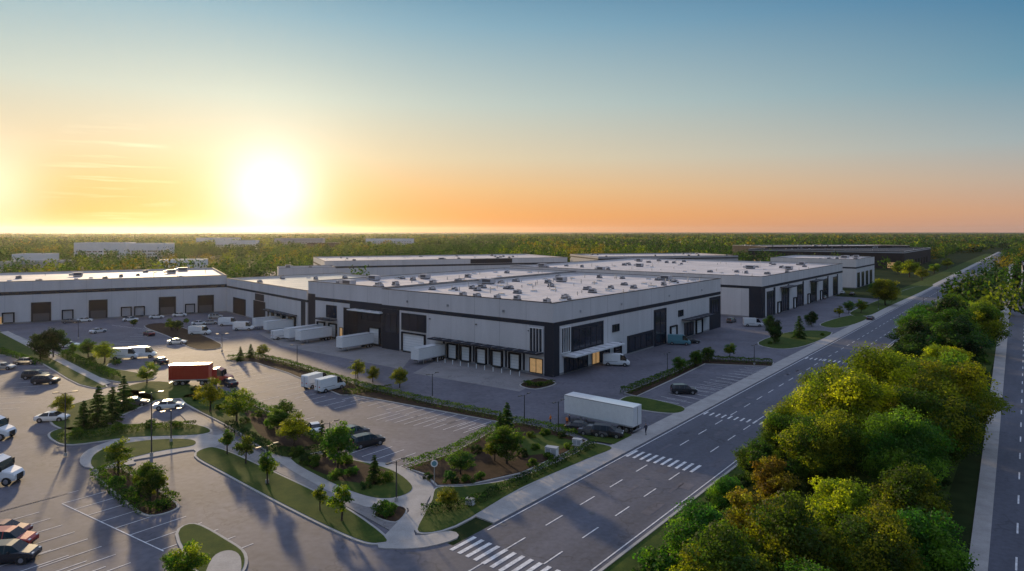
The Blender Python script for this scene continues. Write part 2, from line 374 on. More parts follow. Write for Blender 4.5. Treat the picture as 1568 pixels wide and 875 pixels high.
b.panel('r',6.4,20,2.9,9.6,'walldk',.05); b.win('r',7.4,19.2,4.6,8.8,5,1,fm='walldk',fw=.15)
b.canopy('r',3.2,24,3.9,3.4,'trim',.3)
b.win('r',4,13,.3,3.3,5,1,fm='walldk'); b.win('r',15,18,.3,3.3,2,1,m='warm',fm='walldk'); b.win('r',18.4,22.5,.3,3.3,3,1,fm='walldk')
b.dock('r',25,27.5,.3,3.3,'black')
b.panel('r',31,45,0.4,4.6); b.win('r',32,44,.8,4,4,1,fm='walldk')
b.panel('r',45.2,52.6,0,9.6); b.win('r',46,51.8,.4,8.9,2,3,fm='walldk')
b.dock('r',55,58.5,.3,4); b.canopy('r',62,80,5.2,3); b.win('r',64,70,.4,4,3,1,fm='walldk'); b.dock('r',72,76,.3,4)
b.panel('r',82,90.9,0,9.9); b.win('r',83.5,89,5,9,3,1,fm='walldk')
for y in (24,60): b.win('r',y,y+3,6.5,8,2,1,fm='walldk')
for t in (6,21,36,51): b.bx(b.tr,'f',t,t+.4,.05,.3,8.9,9.15,M['hvacdk'])
for t in (13,30,44): b.bx(b.tr,'f',t,t+.5,.02,.2,12.4,12.9,M['joint'])
for t in (10,28,54,76): b.bx(b.tr,'r',t,t+.5,.02,.2,12.4,12.9,M['hvac'])
b.done()
o2=(C[0]+54.02*V[0]+1.0*U[0],C[1]+54.02*V[1]+1.0*U[1])
b=Bld('warehouse',o2,V,U,34,90,15.5,units=34)
b.panel('f',.5,14.5,0,10.3,'walldk',.05)
b.dock('f',2,6,.6,4.6); b.win('f',1.5,9.5,6.4,9.6,3,1,fm='walldk')
b.win('f',11,17,.2,9.0,3,2,m='black',fm='walldk'); b.win('f',17.6,18.9,.4,3.4,m='warm',fm='walldk')
b.canopy('f',-.5,13,8.9,2.2,'trim'); b.canopy('f',20,28,5.3,2.4)
b.win('f',20.5,25,5.9,9.2,2,1,fm='walldk'); b.dock('f',20.5,23.5,.6,4); b.dock('f',26,29,.6,4)
b.panel('f',30.5,33.9,0,12,'walldk',.08)
b.done()
E1=(-106.6,244.0); E2=(-60.3,192.0)
d=Vector((E1[0]-E2[0],E1[1]-E2[1])); Lw=d.length; d.normalize(); d=tuple(d); dy=(d[1],-d[0])
b=Bld('warehouse_wing',E2,d,dy,Lw,46,12.6,band=(9.2,9.9),units=10,roof='roofgloss')
b.panel('f',1,4,0,9.2)
for t in (8,12.5,17,21.5,26): b.dock('f',t,t+2.6,.6,3.8,'white')
b.canopy('f',6.5,30,4.5,2.4)
b.win('f',32,42,.4,6.5,2,1,m='black',fm='walldk'); b.win('f',50,62,.6,6,3,1,m='black',fm='walldk'); b.panel('f',33,41,6.8,9,'walldk')
b.done()
d=Vector((-.873,-.488)).normalized(); d=tuple(d); dy=(d[1],-d[0])
b=Bld('warehouse',E1,d,dy,150,58,13.7,band=(9.3,10.4),bandm='walldk',units=45)
for a,z in ((4.5,6.5),(17,6.5),(38,6.5),(54,6.5),(83,6),(96,6),(120,6)):
    b.win('f',a,a+5.2,.4,z,1,1,m='black',fm='walldk'); b.panel('f',a+.4,a+4.8,.4,z*.45,'hvacdk',.12)
for a in (11,27,31,48,64,70): b.dock('f',a,a+2.6,.6,3.4,'wall2')
b.panel('f',84,88,0,9.3) ; b.win('f',66.9,67.8,.1,2.4,m='warm'); b.panel('f',73.5,75.5,0,13.6,'wall2',.08)
b.done()
o3=(86.4,225.6)
b=Bld('warehouse',o3,V,U,112,119,14.4,band=(10.1,11),units=75)
b.panel('r',0,3.2,0,10.1); b.panel('f',0,4.5,0,10.1)
for y in (5,22,42,62,82,100):
    b.win('r',y,y+7,.4,8.8,3,2,fm='walldk'); b.panel('r',y+7.4,y+9.5,0,9.9)
for y in (17,37,57,77): b.dock('r',y,y+3,.3,4)
b.canopy('r',20,34,9.2,3); b.canopy('r',60,74,9.2,3)
b.done()
b=Bld('warehouse',(181.7,345),V,U,44,50,15.3,band=(10.4,11.2),units=14)
for y in (3,14,25,36): b.win('r',y,y+6,.4,8,2,2,fm='walldk')
b.done()
b=Bld('dark_warehouse',(316,526),V,U,125,165,14.0,wall='wallbr',band=(12.6,13.3),bandm='wall2',units=30,joints=False,cop='trim',roof='walldk')
for y in range(6,150,18): b.win('r',y,y+7,.4,6,3,1,fm='wallbr'); b.win('f',y,y+6,.4,5,2,1,m='warm' if y%36==6 else 'glass',fm='wallbr') if y<115 else None
b.done()
d=Vector((.93,.37)).normalized(); d=tuple(d)
b=Bld('warehouse',(-104,362),d,(-d[1],d[0]),150,70,13.6,band=(9.6,10.6),units=40); b.panel('f',85,112,10.8,13.4); b.done()
b=Bld('warehouse',(-118,330),d,(-d[1],d[0]),28,20,11.5,band=None,units=3); b.done()
b=Bld('warehouse',(60,455),(.97,.24),(-.24,.97),110,60,12.5,wall='wall2',units=25); b.done()
b=Bld('dark_warehouse',(250,640),(.97,.24),(-.24,.97),170,60,15.5,wall='wallbr',units=25,cop='trim'); b.done()
for px,py,L,W,h,wm in ((113,398,50,30,18,'wallwhite'),(190,397,42,30,17,'wallwhite'),(0,424,36,22,10,'wall2'),(18,418,22,20,13.5,'wallwhite'),(243,424,26,18,11,'wallwhite'),(330,384,60,30,16,'wallwhite'),(420,379,90,40,17,'wall2'),(560,377,100,40,15,'wallwhite'),(300,377,80,40,17,'wallwhite'),(470,384,50,20,12,'wallbr')):
    o=G(px,py)
    b=Bld('office_building',o,(.985,.17),(-.17,.985),L,W,h,wall=wm,band=None,units=3,joints=False,cop='trim')
    for z in (1,4.4,7.8):
        if z+2<h-1:
            for a in np.arange(2,L-5,5.5): b.win('f',a,a+4,z,z+1.4,2,1,fm='wallwhite',fw=.08)
    b.done()
b=Bld('brick_office',G(1566,452),(.79,-.61),(.61,.79),30,60,14,wall='wallbr',band=(11,11.8),bandm='wall',units=4,joints=False)
for z in (1,4.5,8):
    for a in np.arange(2,55,6): b.win('r',a,a+4,z,z+2,2,1,fm='trim')
    for a in np.arange(2,25,6): b.win('f',a,a+4,z,z+2,2,1,fm='trim')
b.done()
# ---------------------------------------------------------------- foliage
def cyl_quads(p0,p1,r0,r1,n=6):
    p0=np.array(p0,float);p1=np.array(p1,float); d=p1-p0; d/=np.linalg.norm(d)+1e-9
    a=np.cross(d,[.3,.5,.81]); a/=np.linalg.norm(a); b_=np.cross(d,a)
    t=np.arange(n)*2*math.pi/n; c=np.cos(t)[:,None]*a+np.sin(t)[:,None]*b_
    v=np.vstack([p0+c*r0,p1+c*r1]); f=np.array([[i,(i+1)%n,n+(i+1)%n,n+i] for i in range(n)])
    return v,f
def leaf_quads(P,nr,size,asp=.6):
    n=len(P); r=rng.normal(size=(n,3)); a=np.cross(nr,r); a/=np.linalg.norm(a,axis=1)[:,None]+1e-9
    b_=np.cross(nr,a); b_/=np.linalg.norm(b_,axis=1)[:,None]+1e-9
    s=size[:,None]
    return np.stack([P-a*s,P-b_*s*asp,P+a*s,P+b_*s*asp],1).reshape(-1,3)
def quadmesh(name,parts,leafv,leafc):
    V_=[];Fq=[];base=0
    for v,f in parts: V_.append(v);Fq.append(f+base);base+=len(v)
    nb=base; nf=sum(len(f) for f in Fq)
    nl=len(leafv)//4
    V_.append(leafv); Fq.append(np.arange(nl*4).reshape(-1,4)+base)
    Va=np.vstack(V_).astype(np.float32); Fa=np.vstack(Fq).astype(np.int32)
    me=bpy.data.meshes.new(name); me.vertices.add(len(Va)); me.vertices.foreach_set('co',Va.ravel())
    me.loops.add(Fa.size); me.loops.foreach_set('vertex_index',Fa.ravel())
    me.polygons.add(len(Fa)); me.polygons.foreach_set('loop_start',np.arange(len(Fa),dtype=np.int32)*4)
    try: me.polygons.foreach_set('loop_total',np.full(len(Fa),4,dtype=np.int32))
    except Exception: pass
    me.materials.append(M['bark']); me.materials.append(M['leaf'])
    me.polygons.foreach_set('material_index',np.concatenate([np.zeros(nf,int),np.ones(nl,int)]).astype(np.int32))
    at=me.attributes.new('tint','FLOAT_COLOR','POINT')
    col=np.ones((len(Va),4),np.float32)*.05; col[nb:,:3]=np.repeat(leafc,4,0); col[:,3]=1
    at.data.foreach_set('color',col.ravel()); me.update(calc_edges=True); return me
PAL={'green':[(.030,.070,.011),(.058,.105,.014),(.10,.14,.016)],
     'yellow':[(.085,.105,.010),(.17,.165,.010),(.27,.23,.010)],
     'mixed':[(.040,.075,.011),(.095,.125,.012),(.19,.185,.011)],
     'orange':[(.10,.075,.012),(.22,.12,.012),(.17,.15,.014)],
     'dark':[(.012,.032,.011),(.022,.048,.014),(.040,.066,.015)]}
def unit(n):
    d=rng.normal(size=(n,3)); return d/np.linalg.norm(d,axis=1)[:,None]
def broadleaf(name,H,R,pal,ncl,npl,ls,th=.22,cf=1.0):
    parts=[]; lean=rng.normal(size=2)*.03*H
    tk=.014*H+.025
    top=np.array([lean[0],lean[1],H*.7]); mid=np.array([lean[0]*.3,lean[1]*.3,H*max(th,.1)])
    parts.append(cyl_quads((0,0,-.2),mid,tk*1.3,tk,8)); parts.append(cyl_quads(mid,top,tk,tk*.3,7))
    Pl=[];Nl=[];Cl=[];Sl=[]
    zc=H*(th+.97)/2; rz=H*(.97-th)/2
    P3=np.array(PAL[pal])
    lob=rng.uniform(.75,1.18,size=7)
    for i in range(ncl):
        d=unit(1)[0]
        az=math.atan2(d[1],d[0]); lf=lob[int((az+math.pi)/(2*math.pi)*6.99)]
        rr=(rng.uniform(.05,1.0)**.45)*.82*lf
        hz=d[2]*rr; wf=1.0-.35*max(hz,0)-.12*max(-hz,0)
        c=np.array([d[0]*R*rr*wf+lean[0]*.5,d[1]*R*rr*wf+lean[1]*.5,zc+hz*rz])
        cr=R*rng.uniform(.15,.34)*cf
        n=int(npl*(cr/(R*.27))**2)
        u=unit(n); rad=rng.uniform(.35,1.15,n)**.6*cr
        q=u*rad[:,None]; q[:,2]*=.78
        q*= (1+.30*np.sin(q[:,[1,2,0]]*5/cr+i))
        Pl.append(c+q); nn=u*.8+unit(n)*.9; nn[:,2]+=.3; Nl.append(nn/np.linalg.norm(nn,axis=1)[:,None])
        tone=rng.random(); base=P3[0]*(1-tone)+P3[1]*tone if tone<.6 else P3[1]*(1-tone)+P3[2]*tone
        base=base*rng.uniform(.7,1.25)
        jj=rng.uniform(.65,1.35,(n,1)); Cl.append(base*jj+0*q)
        Sl.append(ls*rng.uniform(.55,1.2,n))
        if i<ncl*.5:
            s0=mid+(top-mid)*rng.uniform(0,.8)
            parts.append(cyl_quads(s0,c,tk*.35,tk*.08,5))
    P=np.vstack(Pl);Nn=np.vstack(Nl);Cc=np.vstack(Cl);Ss=np.concatenate(Sl)
    P[:,2]=np.maximum(P[:,2],.15)
    return quadmesh(name,parts,leaf_quads(P,Nn,Ss),Cc)
def pine(name,H,R,pal='dark',n=9000,ls=.12):
    parts=[cyl_quads((0,0,-.2),(0,0,H*.97),H*.02,H*.003,7)]
    Pl=[];Cl=[]
    lev=int(15)
    P3=np.array(PAL[pal]); Nl=[]
    for i in range(lev):
        z=H*(.08+.9*i/lev); r=R*(1-(i/lev))**.85+.12; nb=9 if i<10 else 6
        for j in range(nb):
            a=rng.uniform(0,6.28); L=r*rng.uniform(.7,1.12); m=int(n/lev/nb*(r/R+.25)*1.3)
            t=rng.random(m)**.7; dx=np.array([math.cos(a),math.sin(a)])
            w=(1-t)*.2*L+.08*R
            off=rng.normal(size=(m,2))*.45*w[:,None]
            q=np.zeros((m,3)); q[:,:2]=t[:,None]*dx*L+off; q[:,2]=z-t*L*.28+rng.normal(size=m)*.05*H/ lev*2
            Pl.append(q); c=P3[rng.integers(0,3)]*rng.uniform(.8,1.3); Cl.append(c*rng.uniform(.7,1.3,(m,1)))
            nn=unit(m); nn[:,2]+=.6; Nl.append(nn/np.linalg.norm(nn,axis=1)[:,None])
            parts.append(cyl_quads((0,0,z),(dx[0]*L*.9,dx[1]*L*.9,z-L*.25),H*.005,H*.001,4))
    P=np.vstack(Pl); S_=np.full(len(P),ls)*rng.uniform(.6,1.3,len(P))
    return quadmesh(name,parts,leaf_quads(P,np.vstack(Nl),S_,.35),np.vstack(Cl))
TM={}
for i,p in enumerate(['yellow','mixed','green','yellow']): TM.setdefault('big',[]).append(broadleaf('broadleaf_big',13,5.9,p,96,540,.15,th=.08))
for p in ['mixed','green','yellow']: TM.setdefault('med',[]).append(broadleaf('broadleaf_med',8,3.8,p,64,440,.12,th=.06))
TM['orange']=[broadleaf('broadleaf_orange',6,3,'orange',40,400,.115,th=.1)]
for p in ['yellow','mixed','yellow']: TM.setdefault('yellow',[]).append(broadleaf('broadleaf_yellow',5,1.9,p,46,120,.105,th=.16,cf=1.05))
for p in ['mixed','green','green']: TM.setdefault('green',[]).append(broadleaf('broadleaf_green',5,1.85,p,46,130,.105,th=.16,cf=1.05))
TM['young']=[broadleaf('young_tree',4,1.25,'mixed',34,70,.10,th=.22,cf=1.1) for _ in range(3)]
TM['dark']=[broadleaf('dark_tree',7,3.2,'dark',44,300,.14,th=.06)]
TM['pine']=[pine('pine',6,1.9),pine('pine',6,1.7)]
TM['shrub']=[broadleaf('shrub',1.6,1.5,'green',16,130,.10,th=.02),broadleaf('shrub',1.6,1.4,'green',16,130,.10,th=.02),broadleaf('shrub',1.6,1.4,'dark',16,130,.10,th=.02)]
NOM={'big':13,'med':8,'orange':6,'yellow':5,'green':5,'young':4,'dark':7,'pine':6,'shrub':1.6}
NAMES={'big':'broadleaf_tree','med':'broadleaf_tree','orange':'autumn_tree','yellow':'broadleaf_tree','green':'broadleaf_tree','young':'young_tree','dark':'broadleaf_tree','pine':'pine_tree','shrub':'shrub'}
def tree(kind,p,h,wide=1.0,var=None):
    me=random.choice(TM[kind]) if var is None else TM[kind][var]; s=h/NOM[kind]
    return link(NAMES[kind],me,(p[0],p[1],0.05),random.uniform(0,6.28),(s*wide,s*wide,s))
def T(kind,x,yb,yt,wide=1.0):
    tree(kind,G(x,yb),30*(yb-yt)/(yb-355),wide)
for t in [('dark',62,552,503,1.0),('dark',82,548,497),('yellow',160,556,520,1.4),('green',135,548,517,1.3),('yellow',225,588,553,1.3),('yellow',262,507,487,1.4),('green',272,508,490,1.4),
 ('pine',150,655,588),('pine',172,647,590),('pine',190,630,573),('pine',128,658,612,1.2),('yellow',97,638,600,1.2),('yellow',322,632,577,1.15),('yellow',362,648,593,1.3),
 ('pine',368,554,530),('pine',384,549,526),('yellow',402,547,527,1.5),('green',432,652,610,1.4),('yellow',450,684,630,1.3),('green',425,664,625,1.3),
 ('young',348,697,653,1.1),('young',376,712,665,1.2),('young',410,744,686,1.0),('young',490,784,740),('young',523,800,736,1.1),
 ('green',517,722,643,1.1),('pine',573,742,695),('pine',493,674,642,.9),('yellow',548,580,548,1.1),('yellow',571,586,558,1.2),('yellow',612,594,560,1.2),
 ('young',181,728,668,1.3),('green',230,772,703,1.0),('young',241,768,720,1.3),('young',215,760,715),('green',290,905,820,1.1),('green',262,880,843,1.2),
 ('pine',776,668,614,1.1),('pine',766,670,630),('green',776,712,648,1.25),('green',757,708,660,1.1),('green',705,728,690,1.8),('yellow',686,780,745,1.6),
 ('green',1040,570,545,1.3),('green',1066,562,535,1.3),('green',1084,556,530,1.3),('green',1117,547,524,1.3),('dark',1186,526,486,.9),('pine',1224,519,482),('dark',1243,500,474),
 ('green',1300,480,460,1.3),('green',1318,480,457,1.3),('med',1356,468,422,1.2),('med',1345,458,428),('yellow',1393,425,395,1.5),('med',1375,420,398),('yellow',1285,486,468,1.2),
 ('green',112,545,525),('green',205,500,488,1.5),('green',285,497,487,1.4),('dark',1178,505,480),('yellow',1412,430,408,1.4),('green',1430,420,402,1.4),('yellow',1450,412,395,1.5),
 ('med',1640,520,450,1.0),('dark',1630,492,440,1.1),('med',1600,470,425,1.1),('big',1760,640,500,1.0),('med',1590,440,405,1.2),('med',1690,560,470,1.1)]: T(*t)
for s_,w_,h,kd,vv in [(48,-18.3,8.6,'med',0),(54,-22.3,7.4,'med',1),(55,-15.5,9.2,'med',0),(48,-11.5,8,'med',1),(58,-10,9,'big',1),(62,-21,6.4,'orange',0),(67,-25.3,5.2,'med',1),(66,-14.5,8,'med',2),(72,-9.5,8.5,'med',0),(73,-22.5,6.0,'orange',0),(42,-15,7.4,'med',1),(38,-10,7.5,'med',0),(62,-7.8,8,'med',1),
   (78,-25.5,6.2,'med',1),(80,-19,10.3,'big',1),(82,-11.5,11,'big',2),(87,-25,8.8,'big',1),(91,-18,13.8,'big',0),(95,-10.5,13.5,'big',1),(98,-24,10.4,'big',3),(103,-16.5,15.2,'big',3),(108,-10,13.8,'big',0),(108,-24,9,'big',1),(114,-17,13.4,'big',1),(121,-11,11.5,'big',2),(119,-24.5,7.5,'med',2),
   (128,-20,8,'med',2),(130,-13,9,'med',0),(138,-17,8,'med',1),(146,-22.5,7,'med',0),(150,-12,9,'med',2),(156,-16,8,'med',2),(165,-21,9,'dark',None),(172,-14,12.5,'dark',None),(178,-22,11,'dark',None),(186,-16,14,'med',1),(192,-23,12.5,'med',1),(198,-11,14,'med',0),(206,-18,14.5,'dark',None),(214,-24,11.5,'med',1),(222,-13,12.5,'big',1),(232,-20,12,'med',0)]:
    tree(kd,S(s_,w_),h*random.uniform(.97,1.05),random.uniform(.97,1.12),vv)
for i in range(46):
    s_=54+i*4.4; tree('shrub',S(s_,random.uniform(-28.0,-25.5)),random.uniform(1,2.2),1.2)
for i in range(90):
    s_=random.uniform(45,200); tree('shrub',S(s_,random.uniform(-26,-9)),random.uniform(1.2,3.2),1.2)
for px in [(690,740),(715,742),(735,735),(815,715),(840,705),(655,735),(820,690),(800,700),(870,690),(470,712),(500,700),(455,700),(480,715),(540,730),(590,740),(595,790),(585,785),(200,765),(180,745),(250,780),(215,745),(120,668),(180,660),(230,655),(270,655),(300,600),(370,625),(395,640),(410,655),(700,705),(730,695),(760,690),(825,592),(810,590),(180,560),(140,555),(1180,528),(1220,518),(1260,515),(860,672),(835,668),(812,672),(530,712),(515,735),(560,750),(375,650),(335,628),(300,615)]:
    T('shrub',px[0],px[1],px[1]-random.uniform(9,17)*(px[1]-355)/330,1.0)
def hedge(pts,w,h,dens=55,pal='green',ls=.11):
    pts=[np.array(G(*p)) for p in pts]; Pl=[]; Nl=[]; Cl=[]
    P3=np.array(PAL[pal])
    for a,b_ in zip(pts[:-1],pts[1:]):
        L=np.linalg.norm(b_-a); d=(b_-a)/L; n_=np.array([-d[1],d[0]])
        m=int(L*dens*(w+2*h)); t=rng.random(m)*L; k_=rng.random(m); 
        lat=np.where(k_<.45,rng.uniform(-.5,.5,m),np.where(k_<.72,-.5,.5))*w; z=np.where(k_<.45,1.0,rng.random(m))*h
        lump=1+.12*np.sin(t*1.7)+.08*np.sin(t*4.1+1)
        lat=lat*lump+rng.normal(size=m)*.06; z=z*(1+.08*np.sin(t*2.3)+.05*np.sin(t*5.7))+rng.normal(size=m)*.05
        P=np.zeros((m,3)); P[:,:2]=a+t[:,None]*d+lat[:,None]*n_; P[:,2]=z+.12; Pl.append(P)
        nn=unit(m); nn[:,2]+=.4; Nl.append(nn/np.linalg.norm(nn,axis=1)[:,None])
        Cl.append(P3[rng.integers(0,3,m)]*(.6+.3*np.sin(t*.9)[:,None]**2)*rng.uniform(.5,1.2,(m,1)))
    P=np.vstack(Pl)
    me=quadmesh('hedge',[cyl_quads((pts[0][0],pts[0][1],0),(pts[0][0],pts[0][1],.2),.05,.05,4)],leaf_quads(P,np.vstack(Nl),rng.uniform(.6,1.2,len(P))*ls),np.vstack(Cl))
    return link('hedge',me,(0,0,0))
hedge([(350,553),(385,547),(440,560),(560,597),(660,621),(765,643)],1.3,1.0)
hedge([(525,606),(600,598)],1.1,.9)
hedge([(622,720),(690,698),(750,665),(785,650),(830,658),(880,672)],1.2,1.0)
hedge([(645,790),(720,776),(800,740),(880,700),(908,684)],1.0,.8,pal='dark')
hedge([(148,730),(190,768),(225,788),(268,776)],1.2,.9,pal='green')
hedge([(268,773),(215,740),(180,722),(150,728)],1.0,.8,pal='green')
hedge([(90,676),(150,672),(220,660),(300,656)],1.3,.9)
hedge([(350,655),(400,686),(440,700),(500,694)],1.2,.9,pal='dark')
hedge([(330,605),(385,622),(440,648),(505,688)],1.1,.9)
hedge([(955,605),(1035,573),(1075,553),(1183,559)],1.4,1.1)
hedge([(575,790),(600,795)],.9,.8)
hedge([(800,590),(825,594),(848,588)],.8,.7)
hedge([(95,545),(130,560),(180,582)],1.5,1.2)
hedge([(0,540),(60,560)],1.2,1)
# distant forest
Pl=[];Cl=[];Sl=[]
def inside(X,D,pad=8):
    ok=np.ones(len(X),bool)
    for o,xd,yd,L,W in FOOT:
        x=(X-o[0])*xd[0]+(D-o[1])*xd[1]; y=(X-o[0])*yd[0]+(D-o[1])*yd[1]
        front=110 if o[1]>650 else 4
        ok&=~((x>-pad)&(x<L+pad)&(y>-pad-front)&(y<W+pad))
    return ok
def forest(n,d0,d1,nq,rs,hh,ls):
    D=np.sqrt(rng.uniform(d0*d0,d1*d1,n)); X=rng.uniform(-1.15,1.2,n)*D
    w=X*N[0]+D*N[1]; s=X*U[0]+D*U[1]
    ok=inside(X,D)&~((w>-62)&(w<-27)&(D<1100))
    rd=(D-100)*.772; ok&=~((X>rd-4)&(X<rd+40)&(D<900)) 
    ok&=((w>-28)&(s>215))|(D>470)|((X<-75)&(D>322))
    cl=np.sin(X*.011+1.3)+np.sin(D*.009+X*.004)+rng.normal(size=n)*.7
    ok&=cl>-1.4
    X=X[ok];D=D[ok]; m=len(X)
    H=hh*rng.uniform(.6,1.25,m); R=rs*rng.uniform(.75,1.25,m)
    kind=rng.random(m)+.25*np.sin(X*.02)
    cols=np.where((kind<.42)[:,None],[.014,.036,.011],np.where((kind<.78)[:,None],[.032,.060,.012],np.where((kind<1.0)[:,None],[.095,.11,.012],[.12,.085,.012])))
    u=unit(m*nq).reshape(m,nq,3); rad=rng.uniform(.55,1.05,(m,nq,1))*(1+.25*np.sin(u[:,:,[0]]*6+u[:,:,[2]]*5))
    q=u*rad; q[:,:,:2]*=R[:,None,None]; q[:,:,2]=H[:,None]*.55+q[:,:,2]*H[:,None]*.48
    q[:,:,0]+=X[:,None]; q[:,:,1]+=D[:,None]; q[:,:,2]=np.maximum(q[:,:,2],.3)
    Pl.append(q.reshape(-1,3)); Cl.append((cols[:,None,:]*rng.uniform(.55,1.3,(m,nq,1))).reshape(-1,3)); Sl.append(np.full(m*nq,ls)*rng.uniform(.6,1.3,m*nq))
forest(5000,215,900,150,5.0,12.0,.72)
forest(6500,900,2000,40,8,12,2.0)
forest(9000,2000,6000,14,14,12,4.5)
P=np.vstack(Pl); me=quadmesh('distant_trees',[cyl_quads((0,600,0),(0,600,5),.1,.1,4)],leaf_quads(P,unit(len(P)),np.concatenate(Sl),.75),np.vstack(Cl))
link('distant_trees',me,(0,0,0))
# ---------------------------------------------------------------- vehicles
def wheel(mb,x,y,r,wd,side):
    mb.cyl((x,y-wd/2,r),(x,y+wd/2,r),r,r,M['tyre'],16)
    yy=y+side*wd/2; mb.cyl((x,yy-.01*side,r),(x,yy+.012*side,r),r*.6,r*.55,M['hub'],10)
def loft(mb,st,P):
    def mm(c): return P if c=='P' else M['cglass']
    rings=[]
    for (x,hw,z0,zb,zt,ht,tm,sm) in st:
        zm=z0+(zb-z0)*.45
        b_=len(mb.v); mb.v+=[(x,-hw*.92,z0),(x,-hw,zm),(x,-hw*.96,zb),(x,-ht,zt),(x,ht,zt),(x,hw*.96,zb),(x,hw,zm),(x,hw*.92,z0)]; rings.append(b_)
    for i in range(len(st)-1):
        a,c=rings[i],rings[i+1]
        for j in range(8):
            m=P
            if j in(2,4): m=mm(st[i][7])
            if j==3: m=mm(st[i][6])
            if j==7: m=M['chassis']
            k_=(j+1)%8; mb.f.append((a+j,c+j,c+k_,a+k_)); mb.m.append(mb.mi(m))
    mb.f.append(tuple(rings[0]+j for j in range(8))); mb.m.append(mb.mi(P))
    mb.f.append(tuple(rings[-1]+j for j in range(8))[::-1]); mb.m.append(mb.mi(P))
def car_mesh(P,kind='sedan'):
    mb=MB()
    if kind=='sedan':
        st=[(-2.35,.78,.38,.80,.86,.62,'P','P'),(-2.15,.88,.25,.93,1.0,.68,'P','P'),(-1.6,.9,.22,.96,1.04,.70,'G','G'),(-.95,.91,.22,.96,1.42,.60,'P','G'),(-.2,.91,.22,.95,1.47,.60,'P','P'),(-.1,.91,.22,.95,1.47,.60,'P','G'),(.45,.91,.22,.94,1.42,.60,'G','G'),(1.15,.90,.22,.92,1.0,.72,'P','P'),(2.0,.86,.25,.78,.84,.70,'P','P'),(2.33,.72,.35,.62,.66,.6,'P','P')]; r=.34; wx=1.42
    elif kind=='suv':
        st=[(-2.35,.84,.42,1.0,1.1,.7,'G','P'),(-2.2,.92,.3,1.08,1.45,.7,'G','P'),(-1.95,.93,.28,1.08,1.68,.66,'P','P'),(-1.8,.94,.28,1.08,1.7,.66,'P','G'),(-1.0,.94,.28,1.08,1.74,.66,'P','P'),(-.9,.94,.28,1.08,1.74,.66,'P','G'),(-.05,.94,.28,1.06,1.74,.66,'P','P'),(.05,.94,.28,1.06,1.74,.66,'P','G'),(.55,.94,.28,1.05,1.66,.66,'G','G'),(1.25,.93,.28,1.03,1.13,.78,'P','P'),(2.05,.9,.3,.92,.98,.76,'P','P'),(2.35,.8,.4,.75,.8,.66,'P','P')]; r=.38; wx=1.45
    else:
        st=[(-2.95,.93,.45,1.3,2.45,.82,'P','P'),(-2.85,.99,.36,1.35,2.6,.88,'P','P'),(.7,1,.35,1.35,2.62,.88,'P','P'),(.85,1,.35,1.35,2.6,.87,'P','G'),(1.55,1,.35,1.32,2.42,.82,'G','G'),(2.25,.98,.35,1.22,1.36,.86,'P','P'),(2.75,.93,.38,.98,1.05,.82,'P','P'),(2.97,.84,.45,.8,.85,.7,'P','P')]; r=.36; wx=1.85
    loft(mb,st,P); hw=st[4][1]
    for sx in (-1,1):
        for sy in (-1,1):
            mb.cyl((sx*wx,sy*(hw-.3),r),(sx*wx,sy*(hw+.004),r),r+.07,r+.07,M['chassis'],16)
            wheel(mb,sx*wx,sy*(hw-.09),r,.22,sy)
    x0=st[0][0]; x1=st[-1][0]; zl=.72 if kind=='sedan' else (.92 if kind=='suv' else 1.1)
    for sy in (-1,1):
        mb.box(x0-.02,x0+.15,sy*.58-.14,sy*.58+.14,zl,zl+.17,M['tail']); mb.box(x1-.22,x1-.02,sy*.56-.14,sy*.56+.14,.6 if kind=='sedan' else .74,.72 if kind=='sedan' else .9,M['head'])
        mb.box(st[-4][0]-.25,st[-4][0]-.1,sy*(hw+.02)-.08,sy*(hw+.02)+.08,st[3][3]+.02,st[3][3]+.18,M['chassis'])
    mb.box(x1-.1,x1+.03,-.4,.4,.42,.56,M['chassis']); mb.box(x0-.03,x0+.1,-.55,.55,.4,.5,M['chassis'])
    if kind=='van': 
        mb.box(-2.99,-2.93,-.02,.02,.5,2.4,M['chassis']); mb.box(-2.5,.3,-1.01,-1.0,1.0,1.06,M['chassis']); mb.box(-2.5,.3,1.0,1.01,1.0,1.06,M['chassis'])
    return mb.mesh(kind)
def trailer_mb(mb,L=13.6,x0=0,H=4.05,P=None,z0=1.15):
    P=P or PAINT['white']
    mb.box(x0,x0+L,-1.28,1.28,z0,H,P)
    for i in range(int(L/1.2)):
        x=x0+.5+i*1.2
        for s_ in (-1,1): mb.box(x,x+.06,min(s_*1.28,s_*1.3),max(s_*1.28,s_*1.3),z0+.12,H-.1,P)
    for s_ in (-1,1):
        mb.box(x0,x0+L,min(s_*1.28,s_*1.31),max(s_*1.28,s_*1.31),H-.1,H+.01,M['metal']); mb.box(x0,x0+L,min(s_*1.28,s_*1.31),max(s_*1.28,s_*1.31),z0-.08,z0+.12,M['metal'])
    mb.box(x0+.3,x0+L-.3,-.5,.5,z0-.3,z0-.003,M['chassis'])
    mb.box(x0-.03,x0,-1.2,1.2,z0+.05,H-.1,M['white']); mb.box(x0-.05,x0-.03,-.03,.03,z0+.1,H-.15,M['chassis'])
    mb.box(x0-.02,x0+.1,-1.1,1.1,.5,.62,M['metal'])
def trailer_mesh():
    mb=MB(); trailer_mb(mb)
    for x in (1.3,2.6):
        for s_ in (-1,1): wheel(mb,x,s_*1.02,.5,.5,s_)
        mb.cyl((x,-1,.5),(x,1,.5),.09,.09,M['chassis'])
    for s_ in (-1,1): mb.box(10.4,10.6,s_*.8-.06,s_*.8+.06,0,.9,M['metal']); mb.box(.4,.44,s_*1.0-.28,s_*1.0+.28,.25,.9,M['chassis'])
    mb.box(4.2,9.6,-1.25,-1.22,.55,1.0,PAINT['white'])
    return mb.mesh('semi_trailer')
